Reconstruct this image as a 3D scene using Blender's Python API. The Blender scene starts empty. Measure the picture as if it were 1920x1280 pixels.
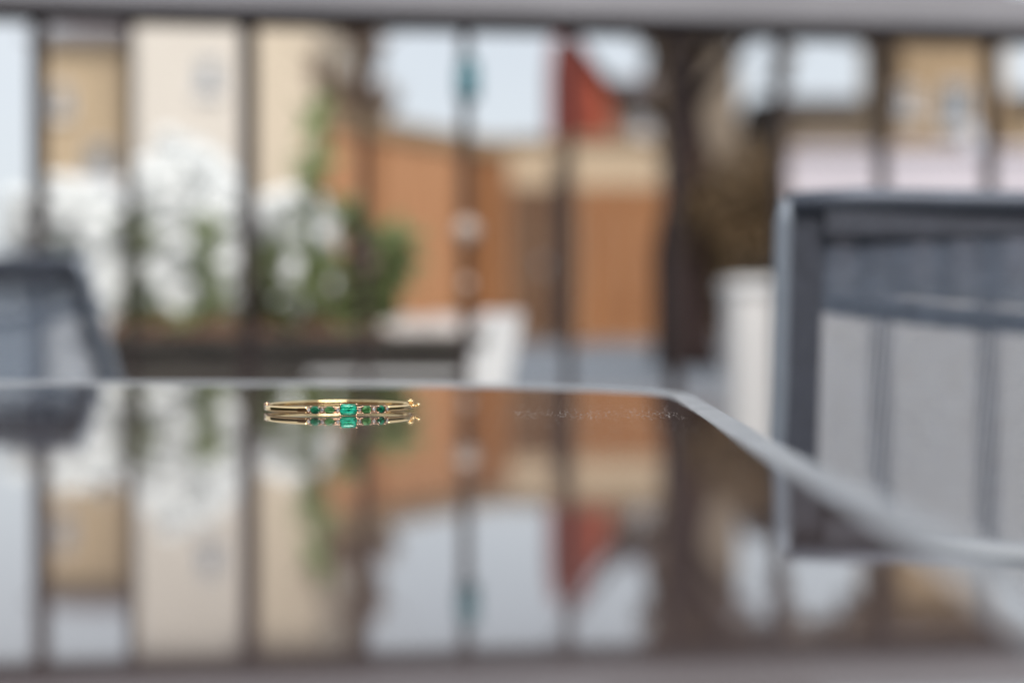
import bpy, bmesh, math, random
import numpy as np
from mathutils import Vector, Matrix

PI = math.pi
R = math.radians
random.seed(7)
rng = np.random.default_rng(11)

# ------------------------------------------------------------------ camera, sky, sun, exposure
scene = bpy.context.scene
C = scene.collection
CAMZ = 0.76
FPX = 2666.7          # 50 mm lens on a 36 mm sensor, photograph 1920 px wide
HOR = 595.0           # horizon row in the photograph
cam_d = bpy.data.cameras.new('camera')
cam = bpy.data.objects.new('camera', cam_d)
C.objects.link(cam)
cam.location = (0, 0, CAMZ)
cam.rotation_euler = (R(90) - math.atan(45 / FPX), 0, 0)
cam_d.lens = 50
cam_d.sensor_width = 36
cam_d.clip_start = 0.01
cam_d.clip_end = 2000
cam_d.dof.use_dof = True
cam_d.dof.focus_distance = 0.575
cam_d.dof.aperture_fstop = 3.0
cam_d.dof.aperture_blades = 0
scene.camera = cam

world = bpy.data.worlds.new('World')
scene.world = world
world.use_nodes = True
wn, wl = world.node_tree.nodes, world.node_tree.links
wn.clear()
SUN_EL, SUN_AZ = 48.0, 165.0     # elevation, compass-like azimuth of the sun (from +Y, clockwise)
sky = wn.new('ShaderNodeTexSky')
sky.sky_type = 'NISHITA'
sky.sun_disc = False
sky.sun_elevation = R(SUN_EL)
sky.sun_rotation = R(SUN_AZ)
sky.dust_density = 3.0
sky.air_density = 1.0
# thin overcast: cloud whitening of the sky by noise
tc = wn.new('ShaderNodeTexCoord')
nz = wn.new('ShaderNodeTexNoise'); nz.inputs['Scale'].default_value = 2.2; nz.inputs['Detail'].default_value = 5
mp = wn.new('ShaderNodeMapRange')
mp.inputs[1].default_value = 0.3; mp.inputs[2].default_value = 0.7
mp.inputs[3].default_value = 0.72; mp.inputs[4].default_value = 0.95
mx = wn.new('ShaderNodeMixRGB')
mx.inputs[2].default_value = (7.35, 7.8, 8.25, 1)
bg = wn.new('ShaderNodeBackground'); bg.inputs[1].default_value = 0.10
wo = wn.new('ShaderNodeOutputWorld')
wl.new(tc.outputs['Generated'], nz.inputs['Vector'])
wl.new(nz.outputs['Fac'], mp.inputs[0])
wl.new(mp.outputs[0], mx.inputs[0])
wl.new(sky.outputs[0], mx.inputs[1])
wl.new(mx.outputs[0], bg.inputs[0])
wl.new(bg.outputs[0], wo.inputs[0])

sd = bpy.data.lights.new('sun', 'SUN')
sun = bpy.data.objects.new('sun', sd)
C.objects.link(sun)
sd.energy = 2.8
sd.angle = R(35)
sd.color = (1.0, 0.95, 0.88)
sdir = Vector((math.sin(R(SUN_AZ)) * math.cos(R(SUN_EL)), math.cos(R(SUN_AZ)) * math.cos(R(SUN_EL)), math.sin(R(SUN_EL))))
sun.rotation_euler = sdir.to_track_quat('Z', 'Y').to_euler()
sun.location = sdir * 30

scene.view_settings.view_transform = 'Standard'
scene.view_settings.look = 'None'
scene.view_settings.gamma = 1.0
scene.view_settings.use_curve_mapping = False
scene.view_settings.exposure = 0.2
scene.render.engine = 'CYCLES'
scene.cycles.use_denoising = True
scene.cycles.denoiser = 'OPENIMAGEDENOISE'
scene.cycles.denoising_input_passes = 'RGB'
scene.cycles.denoising_prefilter = 'NONE'
scene.cycles.max_bounces = 10
scene.cycles.sample_clamp_indirect = 8.0
scene.cycles.use_adaptive_sampling = False


# ------------------------------------------------------------------ helpers
def at(px, py, D):
    """world point that the photograph shows at (px, py), D metres down the view"""
    return Vector(((px - 960) * D / FPX, D, CAMZ - (py - HOR) * D / FPX))


def onto(px, py, z):
    D = (CAMZ - z) * FPX / (py - HOR)
    return ((px - 960) * D / FPX, D)


def tag(o, label=None, cat=None, group=None, kind=None):
    if label: o['label'] = label
    if cat: o['category'] = cat
    if group: o['group'] = group
    if kind: o['kind'] = kind
    return o


def empty(name, loc, label=None, cat=None, group=None, rz=0.0):
    o = bpy.data.objects.new(name, None)
    C.objects.link(o)
    o.location = loc
    o.rotation_euler = (0, 0, rz)
    o.empty_display_size = 0.05
    return tag(o, label, cat, group)


def link(name, me, mat=None, parent=None, smooth=False):
    o = bpy.data.objects.new(name, me)
    C.objects.link(o)
    if mat is not None and len(me.materials) == 0:
        me.materials.append(mat)
    if smooth:
        me.polygons.foreach_set('use_smooth', [True] * len(me.polygons))
    if parent is not None:
        o.parent = parent
    return o


class MB:
    """collects geometry for one mesh object"""
    def __init__(self):
        self.v, self.f, self.n = [], [], 0

    def add(self, vs, fs):
        k = len(self.v)
        self.v += [tuple(p) for p in vs]
        self.f += [tuple(i + k for i in f) for f in fs]
        return self

    def box(self, a, b, rot=None, piv=(0, 0, 0)):
        x0, y0, z0 = a; x1, y1, z1 = b
        vs = [Vector(p) for p in ((x0, y0, z0), (x1, y0, z0), (x1, y1, z0), (x0, y1, z0), (x0, y0, z1), (x1, y0, z1), (x1, y1, z1), (x0, y1, z1))]
        if rot is not None:
            pv = Vector(piv); vs = [rot @ (p - pv) + pv for p in vs]
        return self.add(vs, [(0, 3, 2, 1), (4, 5, 6, 7), (0, 1, 5, 4), (1, 2, 6, 5), (2, 3, 7, 6), (3, 0, 4, 7)])

    def prism(self, poly, y0, y1):
        """polygon in x,z extruded in y"""
        n = len(poly)
        vs = [(x, y0, z) for x, z in poly] + [(x, y1, z) for x, z in poly]
        fs = [tuple(range(n)), tuple(range(2 * n - 1, n - 1, -1))]
        fs += [(i, i + n, (i + 1) % n + n, (i + 1) % n) for i in range(n)]
        return self.add(vs, fs)

    def tube(self, pts, rad, seg=10, cap=True, closed=False, flat=None):
        """round (or flattened) tube along points; rad number or list; flat=(w,h) factors"""
        pts = [Vector(p) for p in pts]
        n = len(pts)
        rads = rad if isinstance(rad, (list, tuple)) else [rad] * n
        up = Vector((0, 0, 1))
        rings = []
        for i, p in enumerate(pts):
            if closed:
                t = pts[(i + 1) % n] - pts[i - 1]
            else:
                t = pts[min(i + 1, n - 1)] - pts[max(i - 1, 0)]
            t.normalize()
            u = up if abs(t.z) < 0.9 else Vector((0, 1, 0))
            s = t.cross(u).normalized()
            w = s.cross(t).normalized()
            fw, fh = flat if flat else (1, 1)
            rings.append([p + s * (math.cos(a) * rads[i] * fw) + w * (math.sin(a) * rads[i] * fh)
                          for a in [2 * PI * k / seg for k in range(seg)]])
        vs = [q for r in rings for q in r]
        fs = []
        m = n if closed else n - 1
        for i in range(m):
            j = (i + 1) % n
            for k in range(seg):
                l = (k + 1) % seg
                fs.append((i * seg + k, i * seg + l, j * seg + l, j * seg + k))
        if cap and not closed:
            fs.append(tuple(range(seg - 1, -1, -1)))
            fs.append(tuple((n - 1) * seg + k for k in range(seg)))
        return self.add(vs, fs)

    def ball(self, c, r, seg=10, rings=6, sc=(1, 1, 1)):
        c = Vector(c)
        vs, fs = [], []
        vs.append(c + Vector((0, 0, r * sc[2])))
        for i in range(1, rings):
            th = PI * i / rings
            for k in range(seg):
                a = 2 * PI * k / seg
                vs.append(c + Vector((math.sin(th) * math.cos(a) * r * sc[0], math.sin(th) * math.sin(a) * r * sc[1], math.cos(th) * r * sc[2])))
        vs.append(c - Vector((0, 0, r * sc[2])))
        for k in range(seg):
            fs.append((0, 1 + k, 1 + (k + 1) % seg))
        for i in range(rings - 2):
            for k in range(seg):
                a = 1 + i * seg + k; b = 1 + i * seg + (k + 1) % seg
                fs.append((a, a + seg, b + seg, b))
        e = len(vs) - 1
        for k in range(seg):
            fs.append((e, e - seg + (k + 1) % seg, e - seg + k))
        return self.add(vs, fs)

    def mesh(self, name):
        me = bpy.data.meshes.new(name)
        me.from_pydata(self.v, [], self.f)
        me.update()
        return me

    def build(self, name, mat=None, parent=None, smooth=False, bevel=0):
        o = link(name, self.mesh(name), mat, parent, smooth)
        if bevel:
            b = o.modifiers.new('bevel', 'BEVEL'); b.width = bevel; b.segments = 2; b.limit_method = 'ANGLE'
        return o


# ------------------------------------------------------------------ materials
def mat(name, col, rough=0.6, metal=0.0, var=0.15, scale=8.0, bump=0.0, bscale=40.0, stretch=(1, 1, 1), trans=0.0, coat=0.0, ior=1.5, spec=None, col2=None, obj_coords=True):
    m = bpy.data.materials.new(name)
    m.use_nodes = True
    nt = m.node_tree; N, L = nt.nodes, nt.links
    b = N['Principled BSDF']
    b.inputs['Roughness'].default_value = rough
    b.inputs['Metallic'].default_value = metal
    b.inputs['IOR'].default_value = ior
    b.inputs['Transmission Weight'].default_value = trans
    b.inputs['Coat Weight'].default_value = coat
    if spec is not None:
        b.inputs['Specular IOR Level'].default_value = spec
    tcn = N.new('ShaderNodeTexCoord')
    mpn = N.new('ShaderNodeMapping'); mpn.inputs['Scale'].default_value = stretch
    L.new(tcn.outputs['Object'], mpn.inputs['Vector'])
    if var or col2:
        no = N.new('ShaderNodeTexNoise'); no.inputs['Scale'].default_value = scale; no.inputs['Detail'].default_value = 6
        L.new(mpn.outputs[0], no.inputs['Vector'])
        cr = N.new('ShaderNodeValToRGB')
        c2 = col2 if col2 else tuple(min(1, c * (1 + var)) for c in col)
        c1 = col if col2 else tuple(c * (1 - var) for c in col)
        cr.color_ramp.elements[0].position = 0.3; cr.color_ramp.elements[1].position = 0.7
        cr.color_ramp.elements[0].color = (*c1, 1); cr.color_ramp.elements[1].color = (*c2, 1)
        L.new(no.outputs['Fac'], cr.inputs[0])
        L.new(cr.outputs[0], b.inputs['Base Color'])
    else:
        b.inputs['Base Color'].default_value = (*col, 1)
    if bump:
        n2 = N.new('ShaderNodeTexNoise'); n2.inputs['Scale'].default_value = bscale; n2.inputs['Detail'].default_value = 4
        L.new(mpn.outputs[0], n2.inputs['Vector'])
        bp = N.new('ShaderNodeBump'); bp.inputs['Strength'].default_value = bump; bp.inputs['Distance'].default_value = 0.01
        L.new(n2.outputs['Fac'], bp.inputs['Height'])
        L.new(bp.outputs[0], b.inputs['Normal'])
    return m


def leaf_mat(name, c1, c2, scale=6, tr=0.35, rough=0.5):
    m = mat(name, c1, rough=rough, col2=c2, scale=scale)
    nt = m.node_tree; N, L = nt.nodes, nt.links
    b = N['Principled BSDF']; out = N['Material Output']
    tl = N.new('ShaderNodeBsdfTranslucent'); ms = N.new('ShaderNodeMixShader'); ms.inputs[0].default_value = tr
    src = b.inputs['Base Color'].links[0].from_socket
    L.new(src, tl.inputs[0])
    L.new(b.outputs[0], ms.inputs[1]); L.new(tl.outputs[0], ms.inputs[2])
    L.new(ms.outputs[0], out.inputs[0])
    return m


M = {}
M['gold'] = mat('gold', (0.95, 0.70, 0.37), rough=0.06, metal=1.0, var=0.04, scale=400)
M['rose_gold'] = mat('rose_gold', (0.90, 0.60, 0.42), rough=0.18, metal=1.0, var=0.04, scale=400)
M['alu'] = mat('aluminium', (0.47, 0.48, 0.50), rough=0.42, metal=0.75, var=0.10, scale=60, bump=0.05, bscale=900)
M['dark_frame'] = mat('chair_frame_metal', (0.10, 0.115, 0.15), rough=0.5, metal=0.3, var=0.1, scale=30)
M['post'] = mat('chair_post_paint', (0.26, 0.30, 0.36), rough=0.55, metal=0.2, var=0.1, scale=30)
M['pale_plastic'] = mat('pale_grey_plastic', (0.30, 0.325, 0.36), rough=0.5, var=0.1, scale=30)
M['pale_frame'] = mat('chair_rail_metal', (0.60, 0.62, 0.66), rough=0.35, metal=0.6, var=0.1, scale=30)
M['mesh'] = mat('chair_mesh_thread', (0.16, 0.195, 0.26), rough=0.55, var=0.2, scale=90)
M['pocket'] = mat('chair_pocket_thread', (0.13, 0.155, 0.205), rough=0.6, var=0.15, scale=90)
M['hem'] = mat('chair_mesh_hem', (0.055, 0.062, 0.085), rough=0.6, var=0.2, scale=120, bump=0.3, bscale=600)
M['mesh_pale'] = mat('chair_mesh_thread_pale', (0.36, 0.44, 0.56), rough=0.55, var=0.2, scale=90)
M['rail'] = mat('rail_paint', (0.28, 0.275, 0.30), rough=0.45, var=0.08, scale=6)
M['bal'] = mat('baluster_paint', (0.035, 0.025, 0.025), spec=0.2, rough=0.75, var=0.2, scale=20)
M['teal'] = mat('teal_enamel', (0.03, 0.16, 0.20), rough=0.3, var=0.2, scale=30)
M['white_paint'] = mat('white_painted_wood', (0.83, 0.84, 0.85), rough=0.5, var=0.05, scale=12)
M['white_render'] = mat('white_render', (0.72, 0.71, 0.71), rough=0.9, var=0.06, scale=3, bump=0.2, bscale=80)
M['grey_wood'] = mat('weathered_grey_wood', (0.13, 0.115, 0.10), rough=0.8, var=0.35, scale=9, stretch=(1, 8, 8), bump=0.3)
M['finial'] = mat('worn_pale_knob', (0.46, 0.38, 0.33), rough=0.6, var=0.2, scale=60)
M['soil'] = mat('soil', (0.17, 0.085, 0.05), rough=1.0, var=0.4, scale=40, bump=0.6, bscale=90)
M['pebble'] = mat('pale_pebbles', (0.74, 0.68, 0.65), rough=0.8, var=0.25, scale=60)
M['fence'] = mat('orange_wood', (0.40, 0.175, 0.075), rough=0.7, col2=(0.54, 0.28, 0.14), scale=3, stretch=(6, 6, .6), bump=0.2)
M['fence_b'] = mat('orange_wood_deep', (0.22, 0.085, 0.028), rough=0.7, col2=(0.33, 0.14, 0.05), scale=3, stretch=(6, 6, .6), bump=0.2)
M['gate'] = mat('shadowed_brown_wood', (0.08, 0.035, 0.015), rough=0.7, col2=(0.15, 0.07, 0.03), scale=3, stretch=(6, 6, .6), bump=0.2)  # shadow over the gate put into its dark brown
M['cap'] = mat('fence_cap_wood', (0.27, 0.185, 0.105), rough=0.7, var=0.2, scale=5, stretch=(.5, 6, 6))
M['cream_wall'] = mat('cream_render', (0.50, 0.38, 0.26), rough=0.9, var=0.12, scale=1.5, bump=0.2)
M['pave'] = mat('grey_blue_paving', (0.15, 0.17, 0.20), rough=0.7, var=0.2, scale=1.2, bump=0.2)
M['patio'] = mat('patio_stone', (0.24, 0.24, 0.25), rough=0.8, var=0.2, scale=3, bump=0.3)
M['block'] = mat('grey_block', (0.22, 0.22, 0.24), rough=0.9, var=0.2, scale=4, bump=0.4)
M['tan'] = mat('tan_render', (0.50, 0.38, 0.25), rough=0.9, var=0.10, scale=.6)
M['cream'] = mat('pale_cream_render', (0.66, 0.60, 0.53), rough=0.9, var=0.05, scale=.6)
M['cream2'] = mat('warm_cream_render', (0.62, 0.52, 0.40), rough=0.9, var=0.07, scale=.6)
M['ochre'] = mat('ochre_render', (0.34, 0.24, 0.145), rough=0.9, var=0.10, scale=.6)
M['beige'] = mat('beige_render', (0.21, 0.165, 0.125), rough=0.9, var=0.10, scale=.6)
M['roof'] = mat('brown_roof_tile', (0.12, 0.085, 0.07), rough=0.85, var=0.25, scale=3, bump=0.4)
M['roof_g'] = mat('grey_roof_tile', (0.17, 0.15, 0.16), rough=0.85, var=0.25, scale=3, bump=0.4)
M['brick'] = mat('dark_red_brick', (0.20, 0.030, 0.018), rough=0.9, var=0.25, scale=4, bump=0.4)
M['brown_brick'] = mat('brown_brick', (0.10, 0.06, 0.04), rough=0.9, var=0.35, scale=9, bump=0.4)
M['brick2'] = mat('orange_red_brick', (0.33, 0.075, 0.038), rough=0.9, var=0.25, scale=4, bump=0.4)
M['pink_wall'] = mat('pinkish_white_render', (0.58, 0.53, 0.57), rough=0.9, var=0.06, scale=.8)
M['frame_w'] = mat('white_window_frame', (0.72, 0.72, 0.74), rough=0.5, var=0.04)
M['pane'] = mat('window_glass', (0.05, 0.10, 0.15), rough=0.08, var=0.2, scale=1, spec=0.5)
M['door_w'] = mat('pale_door', (0.66, 0.68, 0.74), rough=0.5, var=0.04)
M['bark'] = mat('dark_bark', (0.032, 0.021, 0.020), spec=0.1, rough=0.95, var=0.4, scale=14, stretch=(1, 1, .3), bump=0.8, bscale=30)
M['twig'] = mat('brown_twig', (0.11, 0.07, 0.05), rough=0.9, var=0.3, scale=10)
M['leaf_brown'] = leaf_mat('bronze_leaf', (0.12, 0.075, 0.035), (0.30, 0.20, 0.11), tr=0.35)
M['leaf_dull'] = leaf_mat('dull_brown_leaf', (0.22, 0.15, 0.11), (0.42, 0.31, 0.22), tr=0.4)
M['leaf_green'] = leaf_mat('green_leaf', (0.26, 0.31, 0.13), (0.50, 0.58, 0.30), tr=0.5)
M['leaf_hedge'] = leaf_mat('hedge_leaf', (0.025, 0.035, 0.015), (0.05, 0.065, 0.028), tr=0.2)
M['leaf_deep'] = leaf_mat('deep_green_leaf', (0.17, 0.20, 0.09), (0.34, 0.38, 0.20), tr=0.45)
M['leaf_grey'] = leaf_mat('grey_green_leaf', (0.20, 0.25, 0.17), (0.40, 0.47, 0.34), tr=0.4)
M['petal'] = leaf_mat('white_petal', (0.88, 0.90, 0.90), (0.93, 0.93, 0.93), tr=0.45, rough=0.7)
M['petal_head'] = mat('white_blossom_head', (0.80, 0.82, 0.82), rough=0.9, var=0.04, scale=60, bump=0.4, bscale=120)
M['pink_petal'] = leaf_mat('pink_petal', (0.40, 0.24, 0.26), (0.52, 0.36, 0.36), tr=0.3)
M['stem'] = mat('green_stem', (0.07, 0.10, 0.03), rough=0.7, var=0.3)
M['dust'] = mat('dust', (0.34, 0.32, 0.31), rough=0.8, var=0.1)
M['rubber'] = mat('rubber_foot', (0.03, 0.03, 0.03), rough=0.8, var=0.1)


def gem_mat(name, deep, bright, glass_mix=0.55, ior=1.58):
    m = bpy.data.materials.new(name); m.use_nodes = True
    nt = m.node_tree; N, L = nt.nodes, nt.links
    b = N['Principled BSDF']; out = N['Material Output']
    b.inputs['Base Color'].default_value = (*bright, 1)
    b.inputs['Roughness'].default_value = 0.04
    b.inputs['IOR'].default_value = ior
    b.inputs['Transmission Weight'].default_value = 1.0
    b2 = N.new('ShaderNodeBsdfPrincipled')
    vo = N.new('ShaderNodeTexVoronoi'); vo.inputs['Scale'].default_value = 900  # facet highlights put into the colour as lighter and deeper cells
    tcn = N.new('ShaderNodeTexCoord'); L.new(tcn.outputs['Object'], vo.inputs['Vector'])
    cr = N.new('ShaderNodeValToRGB')
    cr.color_ramp.elements[0].color = (*deep, 1); cr.color_ramp.elements[1].color = (*bright, 1)
    cr.color_ramp.elements[0].position = .25; cr.color_ramp.elements[1].position = .8
    sp = N.new('ShaderNodeSeparateColor'); L.new(vo.outputs['Color'], sp.inputs[0]); L.new(sp.outputs[0], cr.inputs[0])
    L.new(cr.outputs[0], b2.inputs['Base Color'])
    b2.inputs['Roughness'].default_value = 0.08; b2.inputs['IOR'].default_value = 1.6
    b2.inputs['Coat Weight'].default_value = 0.5; b2.inputs['Coat Roughness'].default_value = 0.02
    ms = N.new('ShaderNodeMixShader'); ms.inputs[0].default_value = glass_mix
    L.new(b2.outputs[0], ms.inputs[1]); L.new(b.outputs[0], ms.inputs[2]); L.new(ms.outputs[0], out.inputs[0])
    return m


M['emerald'] = gem_mat('emerald', (0.0, 0.24, 0.15), (0.04, 0.85, 0.60), 0.5)
M['green_dark'] = gem_mat('deep_green_stone', (0.0, 0.05, 0.025), (0.02, 0.33, 0.17), 0.5)
M['green_light'] = gem_mat('light_green_stone', (0.04, 0.20, 0.06), (0.25, 0.62, 0.26), 0.5)
M['diamond'] = gem_mat('diamond', (0.35, 0.34, 0.36), (1.0, 1.0, 1.0), 0.5, 2.2)

# tinted glass of the table: dark body, polished, with a faint dusty veil
gm = bpy.data.materials.new('tinted_table_glass'); gm.use_nodes = True
_n, _l = gm.node_tree.nodes, gm.node_tree.links
gb = _n['Principled BSDF']
gb.inputs['Base Color'].default_value = (0.085, 0.062, 0.060, 1)
gb.inputs['Roughness'].default_value = 0.03
gb.inputs['IOR'].default_value = 1.75
gb.inputs['Coat Weight'].default_value = 0.8
gb.inputs['Coat Roughness'].default_value = 0.012
gb.inputs['Coat IOR'].default_value = 1.75
# old smears: the polish varies a little
_tc = _n.new('ShaderNodeTexCoord'); _mp = _n.new('ShaderNodeMapping'); _mp.inputs['Scale'].default_value = (3, 9, 1)
_no = _n.new('ShaderNodeTexNoise'); _no.inputs['Scale'].default_value = 2.5; _no.inputs['Detail'].default_value = 7
_mr = _n.new('ShaderNodeMapRange'); _mr.inputs[1].default_value = .35; _mr.inputs[2].default_value = .75
_mr.inputs[3].default_value = .03; _mr.inputs[4].default_value = .09
_l.new(_tc.outputs['Object'], _mp.inputs[0]); _l.new(_mp.outputs[0], _no.inputs['Vector']); _l.new(_no.outputs['Fac'], _mr.inputs[0])
_l.new(_mr.outputs[0], gb.inputs['Roughness'])
M['glass'] = gm

# ------------------------------------------------------------------ ground and patio
GZ = 0.56      # the garden behind lies higher than the patio
o = MB().box((-600, 4.2, GZ - 0.4), (600, 1200, GZ)).build('ground', M['pave']); tag(o, kind='structure')
# patio slabs: each slab its own piece on the patio bed
pf = MB().box((-6, -4, -0.10), (6, 4.19, -0.012)).build('patio_floor', M['patio']); tag(pf, kind='structure')
slab_me = MB().box((-0.292, -0.292, -0.011), (0.292, 0.292, 0.0)).mesh('slab'); slab_me.materials.append(M['patio'])
for i in range(-3, 8):
    for j in range(0, 9):
        s = link('slab', slab_me, None, pf); s.location = (i * .6 - .1, j * .6 - 1.0, random.uniform(-.001, .001))
rw = empty('retaining_wall', (0, 4.1, 0), 'low grey block wall holding up the garden behind the patio', 'wall')
bl = MB().box((-.197, -.09, 0), (.197, .095, .133)).mesh('block'); bl.materials.append(M['block'])
for r in range(4):
    for i in range(-5, 12):
        b_ = link('block', bl, None, rw); b_.location = (i * .4 + (.2 if r % 2 else 0), 0, r * .139)

ADDED_HEDGES = []
# dark wall added behind the viewer, seen only reflected in gold and glass
hw = empty('reflected_wall', (0, -1.9, 0), 'dark brown brick wall added unseen behind the viewer for dark reflections in the gold', 'wall')
MB().box((-4, -.25, 0), (-.45, 0, 2.5)).box((.45, -.25, 0), (4, 0, 2.5)).box((-.45, -.25, 2.1), (.45, 0, 2.5)).build('wall_face', M['brown_brick'], hw)
dr = MB().box((-.44, -.10, .02), (.44, -.05, 2.09)).build('door', M['pane'], hw)
MB().box((-.449, -.12, 0.0), (-.38, -.02, 2.098)).box((.38, -.12, 0.0), (.449, -.02, 2.098)).box((-.379, -.12, 2.03), (.379, -.02, 2.098)).build('frame', M['frame_w'], dr)

for sx, lb in ((-1, 'tall dark evergreen hedge added out of view on the left for dark reflections in the gold'), (1, 'tall dark evergreen hedge added out of view on the right for dark reflections in the gold')):
    hg_ = empty('hedge', (sx * 3.9, 0, 0), lb, 'hedge')  # unseen hedge, added so the gold has something dark to reflect
    MB().box((-.3, -1.8, 0), (.3, 2.6, 1.6)).build('core', M['leaf_hedge'], hg_)
    v_, f_ = None, None
    hv = [(sx * -.3, y, z) for y in np.arange(-1.7, 2.6, .25) for z in np.arange(.2, 1.7, .25)]
    ADDED_HEDGES.append((hg_, hv))

# ------------------------------------------------------------------ buildings behind
def window(parent, x0, x1, z0, z1, y, fm=None):
    fm = fm or M['frame_w']
    m = MB(); t = .035
    m.box((x0 - t, y - .05, z0 - t), (x0, y + .03, z1 + t)); m.box((x1, y - .05, z0 - t), (x1 + t, y + .03, z1 + t))
    m.box((x0, y - .05, z1), (x1, y + .03, z1 + t)); m.box((x0, y - .05, z0 - t), (x1, y + .03, z0))
    m.box(((x0 + x1) / 2 - .02, y - .04, z0), ((x0 + x1) / 2 + .02, y + .02, z1))
    f = m.build('window', fm, parent)
    MB().box((x0, y - .012, z0), (x1, y + .01, z1)).build('pane', M['pane'], f)
    MB().box((x0 - .12, y - .12, z0 - .13), (x1 + .12, y + .02, z0 - .062)).build('sill', fm, f)
    return f


def house(name, label, cat, px0, px1, ytop, D, wm, rm, roof=1.6, depth=7.0, wins=(), doors=(), flat=False, group=None):
    """wins: (px, py, w px, h px)"""
    a = at(px0, ytop, D); b = at(px1, ytop, D)
    e = empty(name, (a.x, D, GZ), label, cat, group)
    W = b.x - a.x; H = a.z - GZ
    MB().box((0, 0, 0), (W, depth, H)).build('wall', wm, e)
    if flat:
        MB().box((-.15, -.15, H + .002), (W + .15, depth + .15, H + .22)).build('roof', rm, e)
    else:
        m = MB(); ov = .3
        m.add([(-ov, -ov, H - .05), (W + ov, -ov, H - .05), (W + ov, depth / 2, H + roof), (-ov, depth / 2, H + roof), (-ov, depth + ov, H - .05), (W + ov, depth + ov, H - .05),
               (-ov, -ov, H + .1), (W + ov, -ov, H + .1), (W + ov, depth / 2, H + roof + .16), (-ov, depth / 2, H + roof + .16), (-ov, depth + ov, H + .1), (W + ov, depth + ov, H + .1)],
              [(0, 3, 2, 1), (3, 4, 5, 2), (6, 7, 8, 9), (9, 8, 11, 10), (0, 1, 7, 6), (4, 10, 11, 5), (0, 6, 9, 3), (3, 9, 10, 4), (1, 2, 8, 7), (2, 5, 11, 8)])
        m.build('roof', rm, e)
        for x in (0.02, W - .14):
            g = MB()
            g.add([(x, .02, H), (x, depth - .02, H), (x, depth / 2, H + roof - .05), (x + .12, .02, H), (x + .12, depth - .02, H), (x + .12, depth / 2, H + roof - .05)],
                  [(0, 1, 2), (3, 5, 4), (0, 2, 5, 3), (1, 4, 5, 2)])
            g.build('gable', wm, e)
    for (px, py, w, h) in wins:
        c = at(px, py, D)
        window(e, c.x - a.x - w * D / FPX / 2, c.x - a.x + w * D / FPX / 2, c.z - GZ - h * D / FPX / 2, c.z - GZ + h * D / FPX / 2, -.01)
    for (px, py, w, h) in doors:
        c = at(px, py, D)
        d = MB().box((c.x - a.x - w * D / FPX / 2, -.06, max(0.02, c.z - GZ - h * D / FPX / 2)), (c.x - a.x + w * D / FPX / 2, .02, c.z - GZ + h * D / FPX / 2)).build('door', M['door_w'], e)
        MB().ball((c.x - a.x + w * D / FPX * .35, -.10, c.z - GZ), .04).build('handle', M['alu'], d)
    return e


house('town_house', 'tall tan rendered house left of the pale cream one, seen through the railing', 'house', 84, 236, 78, 30, M['tan'], M['roof_g'], roof=.9,
      wins=((190, 300, 40, 46), (118, 190, 26, 44)))
house('town_house', 'wide pale cream house with a small blue window behind the planter', 'house', 250, 470, -60, 27, M['cream'], M['roof'],
      wins=((395, 142, 30, 46),))
house('town_house', 'narrow warm cream house to the right of the pale cream one', 'house', 474, 600, -40, 26.9, M['cream2'], M['roof'])
house('town_house', 'beige house half hidden behind the dark tree', 'house', 1285, 1385, 70, 30, M['beige'], M['roof'], roof=1.0,
      wins=((1330, 330, 30, 50),))
house('town_house', 'low taupe house under the open sky right of the dark tree', 'house', 1478, 1650, 195, 32, M['beige'], M['roof_g'], roof=.5)
house('town_house', 'ochre house with a pale blue window above the mesh chair', 'house', 1668, 1882, 30, 24, M['ochre'], M['roof_g'], roof=.7, depth=2.0,
      wins=((1790, 200, 44, 70), (1700, 190, 22, 40)), doors=((1822, 300, 34, 110), (1766, 310, 40, 60)))
house('town_house', 'sandy house cut off by the right edge of the picture', 'house', 1905, 2300, 190, 25, M['tan'], M['roof'], roof=.5, wins=((2000, 300, 40, 50),))
house('cottage', 'low grey brown cottage beside the red brick outbuilding', 'house', 1140, 1262, 172, 19, M['beige'], M['roof_g'], roof=.35, depth=4,
      wins=((1205, 240, 24, 24),))

# red brick outbuilding with a mono-pitch top
ob = empty('brick_outbuilding', (at(1036, 0, 16).x, 16, GZ), 'dark red brick outbuilding with a slanted top above the cream wall', 'outbuilding')
x1 = (1100 - 1036) * 16 / FPX; x2 = (1150 - 1036) * 16 / FPX
zt = lambda py: at(0, py, 16).z - GZ
MB().prism([(0, 0), (x1, 0), (x1, zt(98)), (0.29, zt(74)), (0, zt(74))], 0, 2.2).build('wall', M['brick'], ob)
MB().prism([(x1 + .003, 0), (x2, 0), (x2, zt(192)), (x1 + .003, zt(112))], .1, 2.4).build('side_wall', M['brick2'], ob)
MB().prism([(x1 + .003, zt(112) + .004), (x2 + .06, zt(196) + .004), (x2 + .06, zt(191)), (x1 + .003, zt(107))], .02, 2.5).build('roof', M['roof'], ob)

# cream garden wall behind the lower fence
cw = empty('garden_wall', (0, 12, GZ), 'cream rendered garden wall rising behind the lower wooden fence', 'wall')
a, b = at(948, 270, 12), at(1236, 270, 12)
MB().box((a.x, 0, 0), (b.x, .25, a.z - GZ)).build('wall_face', M['cream_wall'], cw)
MB().box((a.x - .03, -.04, a.z - GZ + .002), (b.x + .03, .29, a.z - GZ + .05)).build('coping', M['cap'], cw)
# pinkish white boundary wall, right
pw = empty('boundary_wall', (0, 14, GZ), 'long pinkish white wall above the mesh chair', 'wall')
a, b = at(1468, 288, 14), at(2250, 288, 14)
MB().box((a.x, 0, 0), (b.x, .2, a.z - GZ)).build('wall_face', M['pink_wall'], pw)
MB().box((a.x - .04, -.05, a.z - GZ + .002), (b.x, .25, a.z - GZ + .06)).build('coping', M['pink_wall'], pw)
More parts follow.
